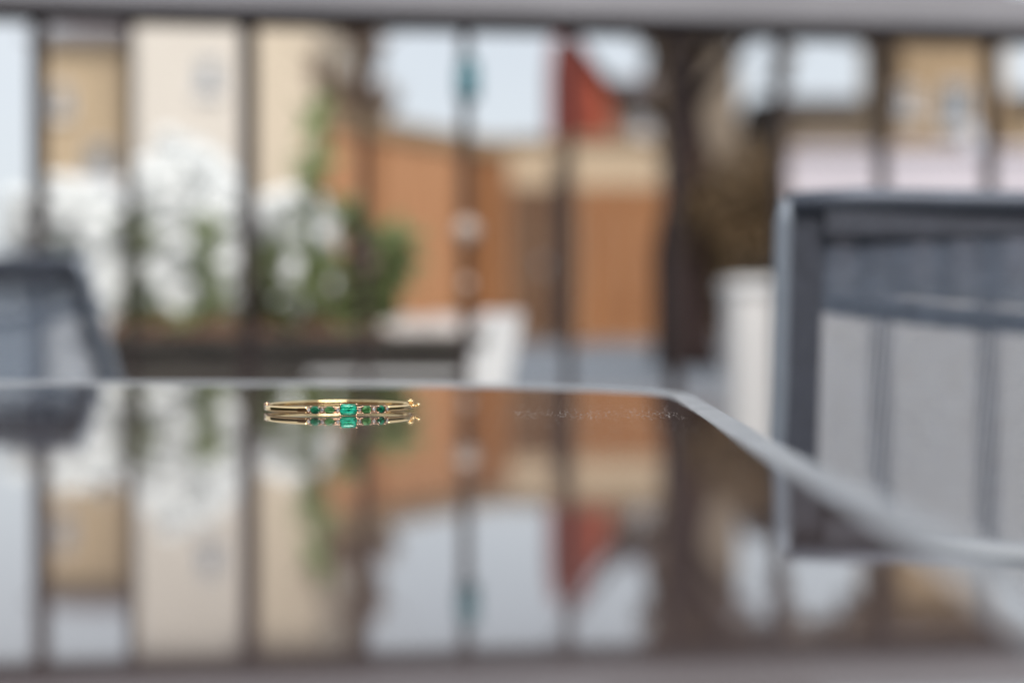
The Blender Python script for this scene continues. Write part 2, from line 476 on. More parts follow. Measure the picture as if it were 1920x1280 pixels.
# white low wall right behind the railing
ww = empty('low_white_wall', (0, 3.2, 0), 'low white rendered wall behind the mesh chair', 'wall')
a = at(1378, 546, 3.2)
MB().box((a.x, 0, 0), (a.x + 1.9, .18, a.z)).build('wall_face', M['white_render'], ww, bevel=.006)
MB().box((a.x - .008, -.012, a.z + .001), (a.x + 1.91, .192, a.z + .026)).build('coping', M['white_paint'], ww, bevel=.004)

wb = empty('white_garden_wall', (0, 5.2, GZ), 'white painted garden wall behind the white flowering shrubs', 'wall')
a, b = at(78, 352, 5.2), at(455, 352, 5.2)
MB().box((a.x, 0, 0), (b.x, .14, a.z - GZ)).build('wall_face', M['white_paint'], wb)
c = at(0, 392, 5.2); d = at(622, 0, 5.2)
MB().box((b.x + .003, .01, 0), (d.x, .15, c.z - GZ)).build('wall_face', M['white_paint'], wb)
MB().box((a.x - .02, -.02, a.z - GZ + .002), (b.x + .02, .16, a.z - GZ + .03)).build('coping', M['white_paint'], wb)

# ------------------------------------------------------------------ wooden fences and gate
def plank_panel(e, xa, xb, zt_, m1, y=0.0, w=0.14):
    n = max(1, round((xb - xa) / w)); w = (xb - xa) / n
    for i in range(n):
        t = random.uniform(-.006, .006)
        MB().box((xa + i * w + .004, y + t, .03), (xa + (i + 1) * w - .004, y + t + .022, zt_ + random.uniform(-.006, .004))).build('plank', ((m1[1] if i % 7 == 3 else m1[0]) if i < n * .72 else m1[1]) if isinstance(m1, tuple) else m1, e)  # right-hand planks darker: shading along the fence put into their colour


def fence(label, px0, px1, ytop, D, mt, name='wooden_fence', cat='fence', cap=True, D1=None):
    a = at(px0, ytop, D); b = at(px1, ytop, D1 or D)
    H = a.z - GZ; W = math.hypot(b.x - a.x, b.y - a.y)
    e = empty(name, (a.x, D, GZ), label, cat, rz=math.atan2(b.y - a.y, b.x - a.x))
    plank_panel(e, .05, W - .05, H - .05, mt)
    for x in (0, W - .045):
        MB().box((x, -.02, 0), (x + .045, .07, H - .046)).build('post', mt[0] if isinstance(mt, tuple) else mt, e)
    for z in (.25, H - .22):
        MB().box((.047, .036, z), (W - .047, .075, z + .08)).build('rail', mt[0] if isinstance(mt, tuple) else mt, e)
    if cap:
        MB().box((.0, -.03, H - .043), (W, .085, H + .075)).build('cap_board', M['cap'], e)
    return e


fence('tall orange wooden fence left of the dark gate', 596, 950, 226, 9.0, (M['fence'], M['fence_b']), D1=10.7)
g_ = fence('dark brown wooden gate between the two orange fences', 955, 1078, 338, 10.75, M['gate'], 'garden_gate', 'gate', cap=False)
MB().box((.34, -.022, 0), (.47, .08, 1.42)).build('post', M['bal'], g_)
MB().box((.24, -.05, .55), (.27, -.024, .63)).build('latch', M['alu'], g_)
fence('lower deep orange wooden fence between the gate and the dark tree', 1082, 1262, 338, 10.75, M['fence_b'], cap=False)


# ------------------------------------------------------------------ foliage
def scatter(centers, radii, n, size, up=0.3, aspect=1.6, hollow=0.0):
    """leaf quads spread in ellipsoids; returns verts, faces"""
    centers = np.array(centers, float); radii = np.array(radii, float)
    vol = np.prod(radii, axis=1) ** (2 / 3.); idx = rng.choice(len(centers), n, p=vol / vol.sum())
    d = rng.normal(size=(n, 3)); d /= np.linalg.norm(d, axis=1)[:, None]
    r = (hollow + (1 - hollow) * rng.random(n)) ** (1 / 2.2)
    p = centers[idx] + d * r[:, None] * radii[idx]
    nrm = rng.normal(size=(n, 3)) + np.array([0, 0, up]); nrm /= np.linalg.norm(nrm, axis=1)[:, None]
    t = np.cross(nrm, rng.normal(size=(n, 3))); t /= np.linalg.norm(t, axis=1)[:, None]
    s = np.cross(nrm, t)
    sz = size * (0.6 + 0.8 * rng.random(n))[:, None]
    q0 = p - t * sz * aspect / 2; q2 = p + t * sz * aspect / 2
    q1 = p + s * sz / 2 + nrm * sz * .15; q3 = p - s * sz / 2 + nrm * sz * .15
    v = np.stack([q0, q1, q2, q3], 1).reshape(-1, 3)
    f = np.arange(n * 4).reshape(-1, 4)
    return v, f


def leaf_obj(name, centers, radii, n, size, m, parent, **k):
    v, f = scatter(centers, radii, n, size, **k)
    me = bpy.data.meshes.new(name); me.from_pydata(v.tolist(), [], f.tolist()); me.update()
    o = link(name, me, m, parent)
    o['kind'] = 'stuff'
    return o


def limbs(e, base, top, r0, n, spread, m, name='branch'):
    base, top = Vector(base), Vector(top)
    for i in range(n):
        t = random.uniform(.35, .98); s = base.lerp(top, t)
        a = random.uniform(0, 2 * PI); L_ = spread * random.uniform(.5, 1.1)
        mid = s + Vector((math.cos(a) * L_ * .5, math.sin(a) * L_ * .5, L_ * .3))
        en = s + Vector((math.cos(a) * L_, math.sin(a) * L_, L_ * random.uniform(.4, 1.0)))
        MB().tube([s, mid, en], [r0 * (1 - t * .6), r0 * .3, r0 * .08], 6).build(name, m, e, True)


for hg_, hv in ADDED_HEDGES:
    leaf_obj('foliage', hv, [(.12, .2, .2)] * len(hv), 4000, .05, M['leaf_hedge'], hg_)

# dark trunked tree at right, in front of the lower fence end
D = 5.6
tb = at(1283, 0, D)
tr = empty('dark_tree', (tb.x, D, GZ), 'dark trunked tree with bronze leaves right of the orange fence', 'tree')
H = at(0, 300, D).z - GZ
MB().tube([(0.02, 0, -.02), (0, 0, .1), (-.01, 0, .45), (.02, 0.02, H), (-.02, .05, H + .5), (0, 0.08, H + 1.2)], [.15, .122, .115, .08, .04, .02], 12).build('trunk', M['bark'], tr, True)
limbs(tr, (0, 0, H * .5), (0, .08, H + 1.0), .05, 12, .55, M['bark'])
def rel(px, py, DD, o_):
    p = at(px, py, DD); return (p.x - o_[0], DD - o_[1], p.z - o_[2])
O_ = (tb.x, D, GZ)
cl = [(1400, 330, .16, .14), (1350, 390, .14, .15), (1420, 430, .13, .15), (1375, 470, .14, .13), (1440, 370, .07, .10), (1335, 520, .09, .16), (1455, 300, .05, .10),
      (1300, 340, .10, .15), (1275, 430, .08, .15), (1260, 60, .16, .10), (1350, 30, .18, .09), (1440, 30, .14, .08), (1250, 180, .05, .20), (1465, 120, .03, .14), (1262, 300, .06, .12), (1335, 600, .05, .12),
      (1200, -60, .2, .15), (1330, -80, .25, .15), (1510, 52, .1, .03), (1570, 48, .12, .03), (1640, 66, .08, .05), (1660, 130, .035, .16), (1720, 62, .12, .035), (1800, 62, .12, .035), (1880, 66, .1, .035), (1655, 230, .03, .14), (1470, -60, .2, .12), (1440, 470, .05, .1)]
leaf_obj('crown', [rel(x, y, D + random.uniform(-.15, .2), O_) for x, y, w, h in cl], [(w, .22, h) for x, y, w, h in cl], 4200, .034, M['leaf_brown'], tr)

# twiggy brown tree left of the sky gap
D = 11.0
tb = at(668, 0, D); O_ = (tb.x, D, GZ)
tr = empty('twiggy_tree', (tb.x, D, GZ), 'small brown twiggy tree above the left end of the fence', 'tree')
H = at(0, 60, D).z - GZ
MB().tube([(0, 0, 0), (.02, 0, H * .5), (0, 0, H)], [.07, .05, .02], 8).build('trunk', M['twig'], tr, True)
limbs(tr, (0, 0, H * .3), (0, 0, H), .04, 10, .5, M['twig'])
cl = [(640, 185, .18, .16), (690, 190, .12, .18), (700, 90, .07, .2), (655, 70, .10, .05), (730, 185, .05, .10), (660, 225, .28, .12), (620, 215, .14, .14), (712, 210, .06, .10), (600, 140, .05, .2)]
leaf_obj('crown', [rel(x, y, D, O_) for x, y, w, h in cl], [(w, .3, h) for x, y, w, h in cl], 1700, .05, M['leaf_dull'], tr)

# white flowering shrubs behind the planter
def shrub(label, px, D, blobs, n, green, ng):
    tb = at(px, 0, D); O_ = (tb.x, D, 0)
    e = empty('flowering_shrub', (tb.x, D, 0), label, 'shrub', 'white flowering shrubs behind the planter')
    zs = [rel(x, y, D, O_)[2] for x, y, w, h in blobs]
    for k in range(5):
        x, y, w, h = random.choice(blobs)
        t = rel(x, y, D, O_)
        MB().tube([(random.uniform(-.05, .05), 0, 0), (t[0] * .4, .03, t[2] * .55), t], [.014, .009, .003], 6).build('stem', M['stem'], e, True)
    leaf_obj('petals', [rel(x, y, D, O_) for x, y, w, h in blobs], [(w * D / FPX, .14, h * D / FPX) for x, y, w, h in blobs], n // 3, .03, M['petal'], e, aspect=1.1)
    hb = MB()
    for x, y, w, h in blobs:
        for k in range(17):
            a_ = random.uniform(0, 2 * PI); q = math.sqrt(random.random()) * .85
            c_ = rel(x + math.cos(a_) * w * q, y + math.sin(a_) * h * q, D, O_)
            hb.ball((c_[0], c_[1] + random.uniform(-.12, -.02), c_[2]), random.uniform(.024, .036), 10, 7, (1, 1, .85))
    hb = hb.build('blossom_heads', M['petal_head'], e, True); hb['kind'] = 'stuff'
    leaf_obj('foliage', [rel(x, y, D + .05, O_) for x, y, w, h in green], [(w * D / FPX, .16, h * D / FPX) for x, y, w, h in green], ng, .035, M['leaf_grey'], e)
    return e


shrub('tallest white flowering shrub, right in front of the pale cream house', 345, 3.5,
      [(345, 320, 62, 62), (330, 400, 60, 60), (350, 470, 55, 55), (300, 360, 45, 55), (395, 340, 35, 55), (300, 520, 40, 40), (350, 560, 40, 30)], 8500,
      [(340, 470, 100, 120), (330, 560, 100, 60)], 120)
shrub('broad white flowering shrub beside the left mesh chair', 170, 3.6,
      [(110, 400, 55, 65), (180, 410, 62, 55), (225, 460, 40, 60), (60, 430, 40, 60), (230, 540, 30, 55), (150, 380, 50, 45), (215, 590, 28, 40)], 7500,
      [(150, 470, 110, 70), (250, 560, 40, 60)], 100)
shrub('slim white flowering shrub just left of the dark railing post', 430, 3.4,
      [(430, 380, 32, 55), (430, 480, 30, 50), (430, 560, 32, 50), (425, 600, 25, 25)], 3200,
      [(430, 520, 40, 80)], 80)
shrub('small white flowering shrub below the narrow warm cream house', 560, 3.4,
      [(575, 410, 42, 48), (560, 520, 36, 42), (520, 420, 32, 40), (590, 455, 26, 30), (562, 560, 30, 20)], 4200,
      [(550, 470, 60, 90)], 120)

# ------------------------------------------------------------------ raised planter with slanted white legs
D = 2.75
pl = empty('raised_planter', (at(550, 0, D).x, D, 0), 'long raised grey planter with slanted white legs behind the railing', 'planter')
xL = at(200, 0, D).x - pl.location.x; xR = at(905, 0, D).x - pl.location.x
zr = at(0, 640, D).z; zb = zr - .30
for side, y0 in (('front', -.16), ('back', .16)):
    for k in range(3):
        z1 = zr - k * .1; z0 = z1 - .097
        s = 1 if y0 > 0 else -1
        ya, yb = y0 - s * (k * .03), y0 - s * ((k + 1) * .03)
        MB().add([(xL, ya, z1), (xR, ya, z1), (xR, yb, z0), (xL, yb, z0), (xL, ya - s * .02, z1), (xR, ya - s * .02, z1), (xR, yb - s * .02, z0), (xL, yb - s * .02, z0)],
                 [(0, 1, 2, 3), (4, 7, 6, 5), (0, 4, 5, 1), (3, 2, 6, 7), (0, 3, 7, 4), (1, 5, 6, 2)]).build('board', M['grey_wood'], pl)
for x in (xL + .002, xR - .022):
    MB().add([(x, -.135, zr - .005), (x, .135, zr - .005), (x, .05, zb), (x, -.05, zb), (x + .02, -.135, zr - .005), (x + .02, .135, zr - .005), (x + .02, .05, zb), (x + .02, -.05, zb)],
             [(0, 1, 2, 3), (4, 7, 6, 5), (0, 4, 5, 1), (3, 2, 6, 7), (0, 3, 7, 4), (1, 5, 6, 2)]).build('end_board', M['grey_wood'], pl)
MB().box((xL + .024, -.075, zb + .02), (xR - .024, .075, zb + .035)).build('base_board', M['grey_wood'], pl)
# rim and ledge
xs = at(725, 0, D).x - pl.location.x
MB().box((xL - .01, -.185, zr + .001), (xR + .01, -.140, zr + .016)).build('rim', M['grey_wood'], pl)
MB().box((xL - .01, .140, zr + .001), (xR + .01, .185, zr + .016)).build('rim', M['grey_wood'], pl)
MB().box((at(600, 0, D).x - pl.location.x, -.155, at(0, 704, D).z), (xR, -.128, at(0, 693, D).z)).build('ledge', M['white_paint'], pl)
# soil, heaped
v, f = [], []
nx, ny = 40, 8
for i in range(nx + 1):
    for j in range(ny + 1):
        x = xL + .025 + (xR - xL - .05) * i / nx; y = -.12 + .24 * j / ny
        zz = zr - .005 + .055 * math.sin(PI * j / ny) * (1 if x < xs else .6) + random.uniform(-.004, .004)
        v.append((x, y, zz))
for i in range(nx):
    for j in range(ny):
        k = i * (ny + 1) + j; f.append((k, k + ny + 1, k + ny + 2, k + 1))
link('soil', MB().add(v, f).mesh('soil'), M['soil'], pl, True)
pb = MB()
for k in range(420):
    x = random.uniform(xs, xR - .02); y = random.uniform(-.12, .12)
    pb.ball((x, y, zr + .015 + .03 * math.cos(y / .12 * PI / 2) * random.uniform(.3, 1)), random.uniform(.006, .013), 6, 4, (1, 1, .7))
o = pb.build('pebbles', M['pebble'], pl, True); o['kind'] = 'stuff'
# slanted legs: white, lean inward to the feet
for xx, inn in ((xR + .002, 1), (xL - .062, -1)):
    for s in (-1, 1):
        top = Vector((xx + .035, s * .15, zr + .055)); bot = Vector((xx - .12 * inn, s * .21, 0))
        m = MB()
        w = .040; t = .02
        m.add([top + Vector((-w, -t, 0)), top + Vector((w, -t, 0)), top + Vector((w, t, 0)), top + Vector((-w, t, 0)), bot + Vector((-w, -t, 0)), bot + Vector((w, -t, 0)), bot + Vector((w, t, 0)), bot + Vector((-w, t, 0))],
              [(0, 1, 2, 3), (4, 7, 6, 5), (0, 4, 5, 1), (1, 5, 6, 2), (2, 6, 7, 3), (3, 7, 4, 0)])
        m.build('leg', M['white_paint'], pl, bevel=.004)


# plants in the planter
def plant(name, label, px, py_top, spread, lm, nleaf, size, blobs, D=2.72, stems=4, flower=None):
    base = at(px, 625, D)
    O_ = (base.x, D, zr + .01)
    e = empty(name, O_, label, 'plant')
    for k in range(stems * 3):
        x, y, w, h = blobs[k % len(blobs)]
        t = Vector(rel(x + random.uniform(-w, w) * .4, y - h * .5, D, O_)); t.y = random.uniform(-.05, .05)
        MB().tube([(random.uniform(-.015, .015), 0, -.03), (t.x * .35, t.y * .5, t.z * .5), t], [.004, .003, .0012], 5).build('stem', M['stem'], e, True)
    leaf_obj('foliage', [rel(x, y, D, O_) for x, y, w, h in blobs], [(w * D / FPX, .07, h * D / FPX) for x, y, w, h in blobs], int(nleaf * .38), size * 1.1, lm, e, aspect=4.0)
    if flower:
        leaf_obj('blossoms', [rel(x, y, D - .02, O_) for x, y, w, h in flower], [(w * D / FPX, .05, h * D / FPX) for x, y, w, h in flower], 160, .016, M['pink_petal'], e, aspect=1.2)
    return e


plant('tall_plant', 'tallest thin green plant reaching up past the top of the fence', 585, 190, 20, M['leaf_green'], 200, .022,
      [(592, 240, 8, 50), (588, 320, 11, 50), (575, 400, 15, 45), (580, 480, 20, 45), (590, 560, 26, 50)], stems=3)
plant('leafy_plant', 'bright green leafy plant at the right end of the greenery, before the orange fence', 735, 440, 40, M['leaf_green'], 260, .022,
      [(738, 490, 38, 45), (750, 450, 20, 25), (715, 540, 40, 40), (700, 590, 44, 32), (762, 490, 12, 20)], stems=5)
plant('leafy_plant', 'green plant with dusty pink flowers in the middle of the planter', 665, 360, 40, M['leaf_green'], 270, .020,
      [(650, 410, 34, 45), (690, 440, 24, 40), (640, 500, 40, 44), (660, 570, 46, 44), (650, 620, 50, 20)], stems=5,
      flower=[(678, 468, 26, 34), (700, 500, 20, 20)])
plant('leafy_plant', 'low dark green plant in front of the dark railing post', 490, 560, 40, M['leaf_deep'], 200, .022,
      [(500, 590, 55, 32), (470, 560, 26, 40), (480, 500, 20, 60), (520, 490, 18, 60)], stems=5)
plant('leafy_plant', 'sparse green plant between the tallest and slim white shrubs', 390, 420, 40, M['leaf_green'], 130, .020,
      [(385, 480, 12, 50), (392, 420, 12, 40), (400, 560, 22, 40), (360, 600, 40, 18)], stems=4)
plant('leafy_plant', 'sparse green plant at the left end of the planter', 262, 440, 40, M['leaf_deep'], 140, .020,
      [(262, 450, 14, 50), (250, 540, 18, 40), (275, 590, 40, 22), (240, 620, 30, 14)], stems=4)

# ------------------------------------------------------------------ railing
rl = empty('metal_railing', (0, 0, 0), 'dark metal balcony railing with a pale grey handrail in front of the garden', 'railing')
ax, ay, az = at(0, 30, 2.2)
bx, by, bz = at(1920, 58, 2.40)
bz = az
dirv = Vector((bx - ax, by - ay, 0)); L0 = dirv.length; dirv.normalize()
nrm = Vector((-dirv.y, dirv.x, 0))
def rp(t, off=0.0, z=0.0):          # t metres along the rail from the left picture edge
    return Vector((ax, ay, z)) + dirv * t + nrm * off
zA, zB = az, bz
t0, t1 = -.9, L0 + .9
def zat(t): return zA + (zB - zA) * t / L0
def bar(t0, t1, o0, o1, za0, za1, zb0, zb1):
    vs = [rp(t0, o0, za0), rp(t1, o0, zb0), rp(t1, o1, zb0), rp(t0, o1, za0), rp(t0, o0, za1), rp(t1, o0, zb1), rp(t1, o1, zb1), rp(t0, o1, za1)]
    return MB().add(vs, [(0, 3, 2, 1), (4, 5, 6, 7), (0, 1, 5, 4), (1, 2, 6, 5), (2, 3, 7, 6), (3, 0, 4, 7)])
h0, h1 = zat(t0), zat(t1)
bar(t0, t1, -.035, .035, h0 + .012, h0 + .072, h1 + .012, h1 + .072).build('handrail', M['rail'], rl, bevel=.005)
bar(t0, t1, -.02, .02, h0 - .008, h0 + .0115, h1 - .008, h1 + .0115).build('top_bar', M['bal'], rl)
bar(t0, t1, -.015, .015, .08, .11, .08, .11).build('bottom_bar', M['bal'], rl)
def t_of(px):
    # intersection of the sight line at px with the rail line
    k = (px - 960) / FPX
    # (ax + d.x t) = k (ay + d.y t)
    return (k * ay - ax) / (dirv.x - k * dirv.y)
for px, w, big in ((75, .014, 1), (245, .008, 0), (467, .018, 1), (683, .009, 0), (872, .011, 0), (1066, .008, 0), (1264, .013, 1), (1460, .009, 0), (1652, .010, 0), (1853, .010, 0),
                   (-130, .012, 0), (-330, .012, 0), (2050, .012, 0), (2250, .012, 0)):
    t = t_of(px); h = zat(t) - .0085
    b_ = bar(t - w * .75, t + w * .75, -.011, .011, .1105 if not big else .0, h, .1105 if not big else .0, h)
    b_.build('post' if big else 'baluster', M['bal'], rl)
    if px == 872:
        for py, r in ((430, .021), (532, .010)):
            z = at(0, py, 2.2).z
            c = rp(t, -.03, z)
            MB().ball(c, r, 14, 8).build('finial', M['finial'], rl, True)

# little teal lantern hanging from the top bar in front of a baluster
t = t_of(872)
c = rp(t, -.045, at(0, 145, 2.2).z)
ln = empty('hanging_lantern', c, 'small teal lantern hung from the railing against the white sky', 'lantern')
MB().tube([(0, 0, -.030), (0, 0, -.024), (0, 0, .018), (0, 0, .026)], [.016, .0185, .0185, .012], 16).build('body', M['teal'], ln, True)
MB().tube([(0, 0, .0265), (0, 0, .036), (0, 0, .040)], [.019, .009, .004], 16).build('lid', M['teal'], ln, True)
MB().tube([(0, 0, .040), (0, .0, .075), (0, .018, .092)], .0012, 6).build('hook', M['bal'], ln, True)


# ------------------------------------------------------------------ mesh chairs
def chair_parts(e, W=.50, H=.843, thread=M['mesh'], lean=.05):
    """local frame: back at y=0 facing -y, seat stretches to +y; origin on floor under the back"""
    zs = .40
    def yb(z):                      # recline of the back
        return -lean * (z - zs) / (H - zs)
    fr = M['dark_frame']
    for s in (-1, 1):
        x = s * W / 2
        MB().tube([(x * 1.03, .02, 0), (x * 1.02, .015, zs), (x, yb(.7), .7), (x, yb(H - .02), H - .02), (x * .985, yb(H), H - .004)], .0058, 14).build('back_post', M['post'], e, True)
        MB().tube([(x * 1.02, .50, 0), (x * 1.02, .47, zs), (x * 1.02, .46, .60)], .011, 12).build('leg', fr, e, True)
        MB().tube([(x * 1.02, .46, .601), (x * 1.05, .25, .625), (x * 1.04, .03, .62)], .013, 12, flat=(1.5, .7)).build('armrest', fr, e, True)
        MB().tube([(x * 1.0, .0, zs), (x * 1.0, .47, zs + .02)], .010, 10).build('side_tube', fr, e, True)
        # doubled hem of the sling round the post
        xo = x - s * .001; xi = x - s * .028
        m = MB()
        nseg = 8
        for k in range(nseg):
            z0 = zs + .03 + (H - .012 - zs - .03) * k / nseg; z1 = zs + .03 + (H - .012 - zs - .03) * (k + 1) / nseg
            xa, xb = min(xo, xi), max(xo, xi)
            m.add([(xa, yb(z0) - .0025, z0), (xb, yb(z0) - .0025, z0), (xb, yb(z1) - .0025, z1), (xa, yb(z1) - .0025, z1),
                   (xa, yb(z0) + .0025, z0), (xb, yb(z0) + .0025, z0), (xb, yb(z1) + .0025, z1), (xa, yb(z1) + .0025, z1)],
                  [(0, 1, 2, 3), (4, 7, 6, 5), (0, 4, 5, 1), (3, 2, 6, 7), (0, 3, 7, 4), (1, 5, 6, 2)])
        m.build('hem', M['hem'], e)
    # top tube, slightly crowned
    MB().tube([(-W / 2 + .004, yb(H), H - .006)] + [(-W / 2 + W * k / 10, yb(H) - .006 * math.sin(PI * k / 10), H - .002 - .004 * math.sin(PI * k / 10)) for k in range(1, 10)] + [(W / 2 - .004, yb(H), H - .006)], .008, 12).build('top_tube', fr, e, True)
    MB().box((-W / 2 + .027, yb(H) - .006, H - .027), (W / 2 - .03, yb(H) + .002, H - .006)).build('top_hem', M['hem'], e)
    # brace bar behind the sling, bowed down
    MB().tube([(-W / 2 + .01 + (W - .02) * k / 12, yb(.77) + .016 + .02 * math.sin(PI * k / 12), .774 - .020 * math.sin(PI * k / 12)) for k in range(13)], .0085, 10).build('brace_bar', fr, e, True)
    # pale low bar across the back
    MB().tube([(-W / 2 + .02 + (W - .04) * k / 12, yb(.61) - .026 - .006 * math.sin(PI * k / 12), .605 - .010 * math.sin(PI * k / 12)) for k in range(13)], .010, 10).build('lower_bar', M['pale_plastic'], e, True)
    MB().tube([(-W / 2, .47, zs + .02), (W / 2, .47, zs + .02)], .010, 10).build('front_tube', fr, e, True)
    MB().tube([(-W / 2, .0, zs), (W / 2, .0, zs)], .010, 10).build('rear_tube', fr, e, True)
    # the sling: real threads
    def sheet(name, fn, ulen, vlen, pitch, wd, rib=4, ribw=1.6, tm=None):
        m = MB(); nu = int(ulen / pitch); nv = int(vlen / pitch)
        K = 10
        for i in range(nu):
            u = i * pitch + pitch / 2
            a_ = []
            for k in range(K + 1):
                v_ = vlen * k / K
                a_.append(fn(u - wd / 2, v_, 0)); a_.append(fn(u + wd / 2, v_, 0))
            m.add(a_, [(2 * k, 2 * k + 1, 2 * k + 3, 2 * k + 2) for k in range(K)])
        for j in range(nv):
            v_ = j * pitch + pitch / 2
            a_ = []
            hw_ = wd / 2 * (ribw if j % rib == 0 else 1.0)      # every few picks a heavier weft thread
            for k in range(K + 1):
                u = ulen * k / K
                a_.append(fn(u, v_ - hw_, 1)); a_.append(fn(u, v_ + hw_, 1))
            m.add(a_, [(2 * k, 2 * k + 1, 2 * k + 3, 2 * k + 2) for k in range(K)])
        o = m.build(name, tm or thread, e); o['kind'] = 'stuff'
        return o
    def fb(u, v_, l):
        x = -W / 2 + .027 + u; z = zs + .03 + v_
        return (x, yb(z) - .012 * math.sin(PI * u / (W - .054)) * 0.8 + (.0006 if l else 0), z)
    sheet('back_sling', fb, W - .054, H - .012 - zs - .04, .0021, .00074)
    def fp(u, v_, l):
        x = -W / 2 + .027 + u; z = .778 + v_ - .012 * math.sin(PI * u / (W - .054))
        return (x, yb(z) + .0035 - .012 * math.sin(PI * u / (W - .054)) * 0.8 + (.0006 if l else 0), z)
    sheet('pocket_sling', fp, W - .054, H - .774, .0021, .0011, 3, 1.7, M['pocket'])
    def fs(u, v_, l):
        x = -W / 2 + .01 + u; y = .01 + v_
        return (x, y, zs + .02 * (v_ / .45) - .02 * math.sin(PI * u / (W - .02)) + (.0006 if l else 0))
    sheet('seat_sling', fs, W - .02, .45, .004, .0022)


ch = empty('mesh_chair', (0, 0, 0), 'grey mesh sling garden chair at the right edge, back towards us', 'chair', 'mesh garden chairs')
chair_parts(ch)
tl = at(1462, 366, .97)
ch.location = (tl.x + .25 + .0, .97 + .05, 0)
ch.rotation_euler = (0, 0, R(1.5))
ch2 = empty('mesh_chair', (0, 0, 0), 'blue grey mesh chair at the left edge in front of the white flowering shrub', 'chair', 'mesh garden chairs')
chair_parts(ch2, H=.829, thread=M['mesh_pale'], lean=.15)
tl = at(152, 482, 1.6)
ch2.rotation_euler = (0, 0, R(-31))
ch2.location = (tl.x - .137, 1.6 + .257, 0)

# ------------------------------------------------------------------ table
TZ = CAMZ - 105.45 / FPX          # 0.7205
inner = [onto(px, py, TZ) for px, py in ((0, 719), (400, 719.5), (700, 721), (900, 724), (1050, 728), (1150, 732), (1222, 737), (1256, 743), (1278, 756), (1325, 787), (1430, 858), (1620, 968), (1920, 1170))]
cx_ = -.62
path = inner + [(.058, .06), (.05, -.02), (.03, -.10), (-.02, -.14), (-.2, -.165)]
# mirror for the left half of the table about x = cx_
leftp = [(2 * cx_ - x, y) for x, y in reversed(path)]
loop = [Vector((x, y, 0)) for x, y in ([(cx_, .862)] + path + [(cx_, -.18)] + leftp)]
# smooth (Catmull-Rom, closed)
def crom(P, sub=4):
    out = []; n = len(P)
    for i in range(n):
        p0, p1, p2, p3 = P[i - 1], P[i], P[(i + 1) % n], P[(i + 2) % n]
        for k in range(sub):
            t = k / sub
            out.append(.5 * ((2 * p1) + (-p0 + p2) * t + (2 * p0 - 5 * p1 + 4 * p2 - p3) * t * t + (-p0 + 3 * p1 - 3 * p2 + p3) * t ** 3))
    return out
loop = crom(loop, 4)
tb = empty('glass_table', (cx_, .34, 0), 'glass topped garden table with a silver grey metal frame', 'table')
def loc(p, z): return (p.x - cx_, p.y - .34, z)
n = len(loop)
def offs(i, d):
    t = (loop[(i + 1) % n] - loop[i - 1]).normalized()
    nn = Vector((t.y, -t.x, 0))
    # outward = away from centre
    if nn.dot(loop[i] - Vector((cx_, .34, 0))) < 0: nn = -nn
    return loop[i] + nn * d
# glass plate, flat polygon with thickness, grid not needed
m = MB()
vs = [loc(offs(i, .002), TZ) for i in range(n)] + [loc(offs(i, .002), TZ - .006) for i in range(n)]
m.add(vs, [tuple(range(n - 1, -1, -1)), tuple(range(n, 2 * n))] + [(i, (i + 1) % n, (i + 1) % n + n, i + n) for i in range(n)])
gp = m.build('glass_top', M['glass'], tb)
bmx = bmesh.new(); bmx.from_mesh(gp.data); bmesh.ops.recalc_face_normals(bmx, faces=bmx.faces); bmx.to_mesh(gp.data); bmx.free()
# frame: rounded profile standing a little proud of the glass
prof = [(.0, -.004), (.0, .0002), (.0008, .0008), (.0022, .0011), (.0090, .0011), (.0108, .0005), (.0115, -.0010), (.0115, -.022), (.0100, -.0245), (.002, -.0245), (-.010, -.012), (-.010, -.0062)]
vs, fs = [], []
for i in range(n):
    for d, z in prof:
        vs.append(loc(offs(i, d), TZ + z))
k = len(prof)
for i in range(n):
    j = (i + 1) % n
    for a_ in range(k):
        b_ = (a_ + 1) % k
        fs.append((i * k + a_, j * k + a_, j * k + b_, i * k + b_))
fo = link('frame', MB().add(vs, fs).mesh('frame'), M['alu'], tb)
bmx = bmesh.new(); bmx.from_mesh(fo.data); bmesh.ops.recalc_face_normals(bmx, faces=bmx.faces); bmx.to_mesh(fo.data); bmx.free()
cA = Vector((*onto(1250, 742, TZ), 0)); cB = cA + Vector((.0085, .0085, 0))
_d = Vector((.0003, -.0003, 0))
MB().add([loc(cA - _d, TZ + .00118), loc(cA + _d, TZ + .00118), loc(cB + _d, TZ + .00118), loc(cB - _d, TZ + .00118)], [(0, 1, 2, 3)]).build('mitre_seam', M['rubber'], tb)
for x in (-.60, .60):
    for y in (-.40, .40):
        MB().tube([(x, y, TZ - .025), (x * 1.03, y * 1.03, .012)], .02, 14).build('leg', M['alu'], tb, True)
        MB().tube([(x * 1.03, y * 1.03, .0), (x * 1.03, y * 1.03, .0118)], .022, 14).build('foot', M['rubber'], tb, True)

# dust and fine scratches on the glass, strongest near the right corner
m = MB()
def speck(x, y, r, ln_=1.0, a=0.0):
    n_ = 5
    pts = []
    for q in range(n_):
        th = 2 * PI * q / n_
        dx, dy = math.cos(th) * r * ln_, math.sin(th) * r
        pts.append((x + dx * math.cos(a) - dy * math.sin(a), y + dx * math.sin(a) + dy * math.cos(a), TZ + .00004))
    top = (x, y, TZ + .00004 + r * .7)
    m.add(pts + [top], [(q, (q + 1) % n_, n_) for q in range(n_)])
for q in range(800):
    x = .074 - abs(random.gauss(0, .045)); y = random.uniform(.35, .66)
    if x < .070: speck(x, y, random.uniform(.00004, .00013), random.choice((1, 1, 2.5)), random.uniform(-.3, .3))
for q in range(620):
    x = random.uniform(.0, .068); y = random.gauss(.583, .016)
    speck(x, y, random.uniform(.00003, .0001), random.choice((1, 3, 5)), random.uniform(-.2, .2))
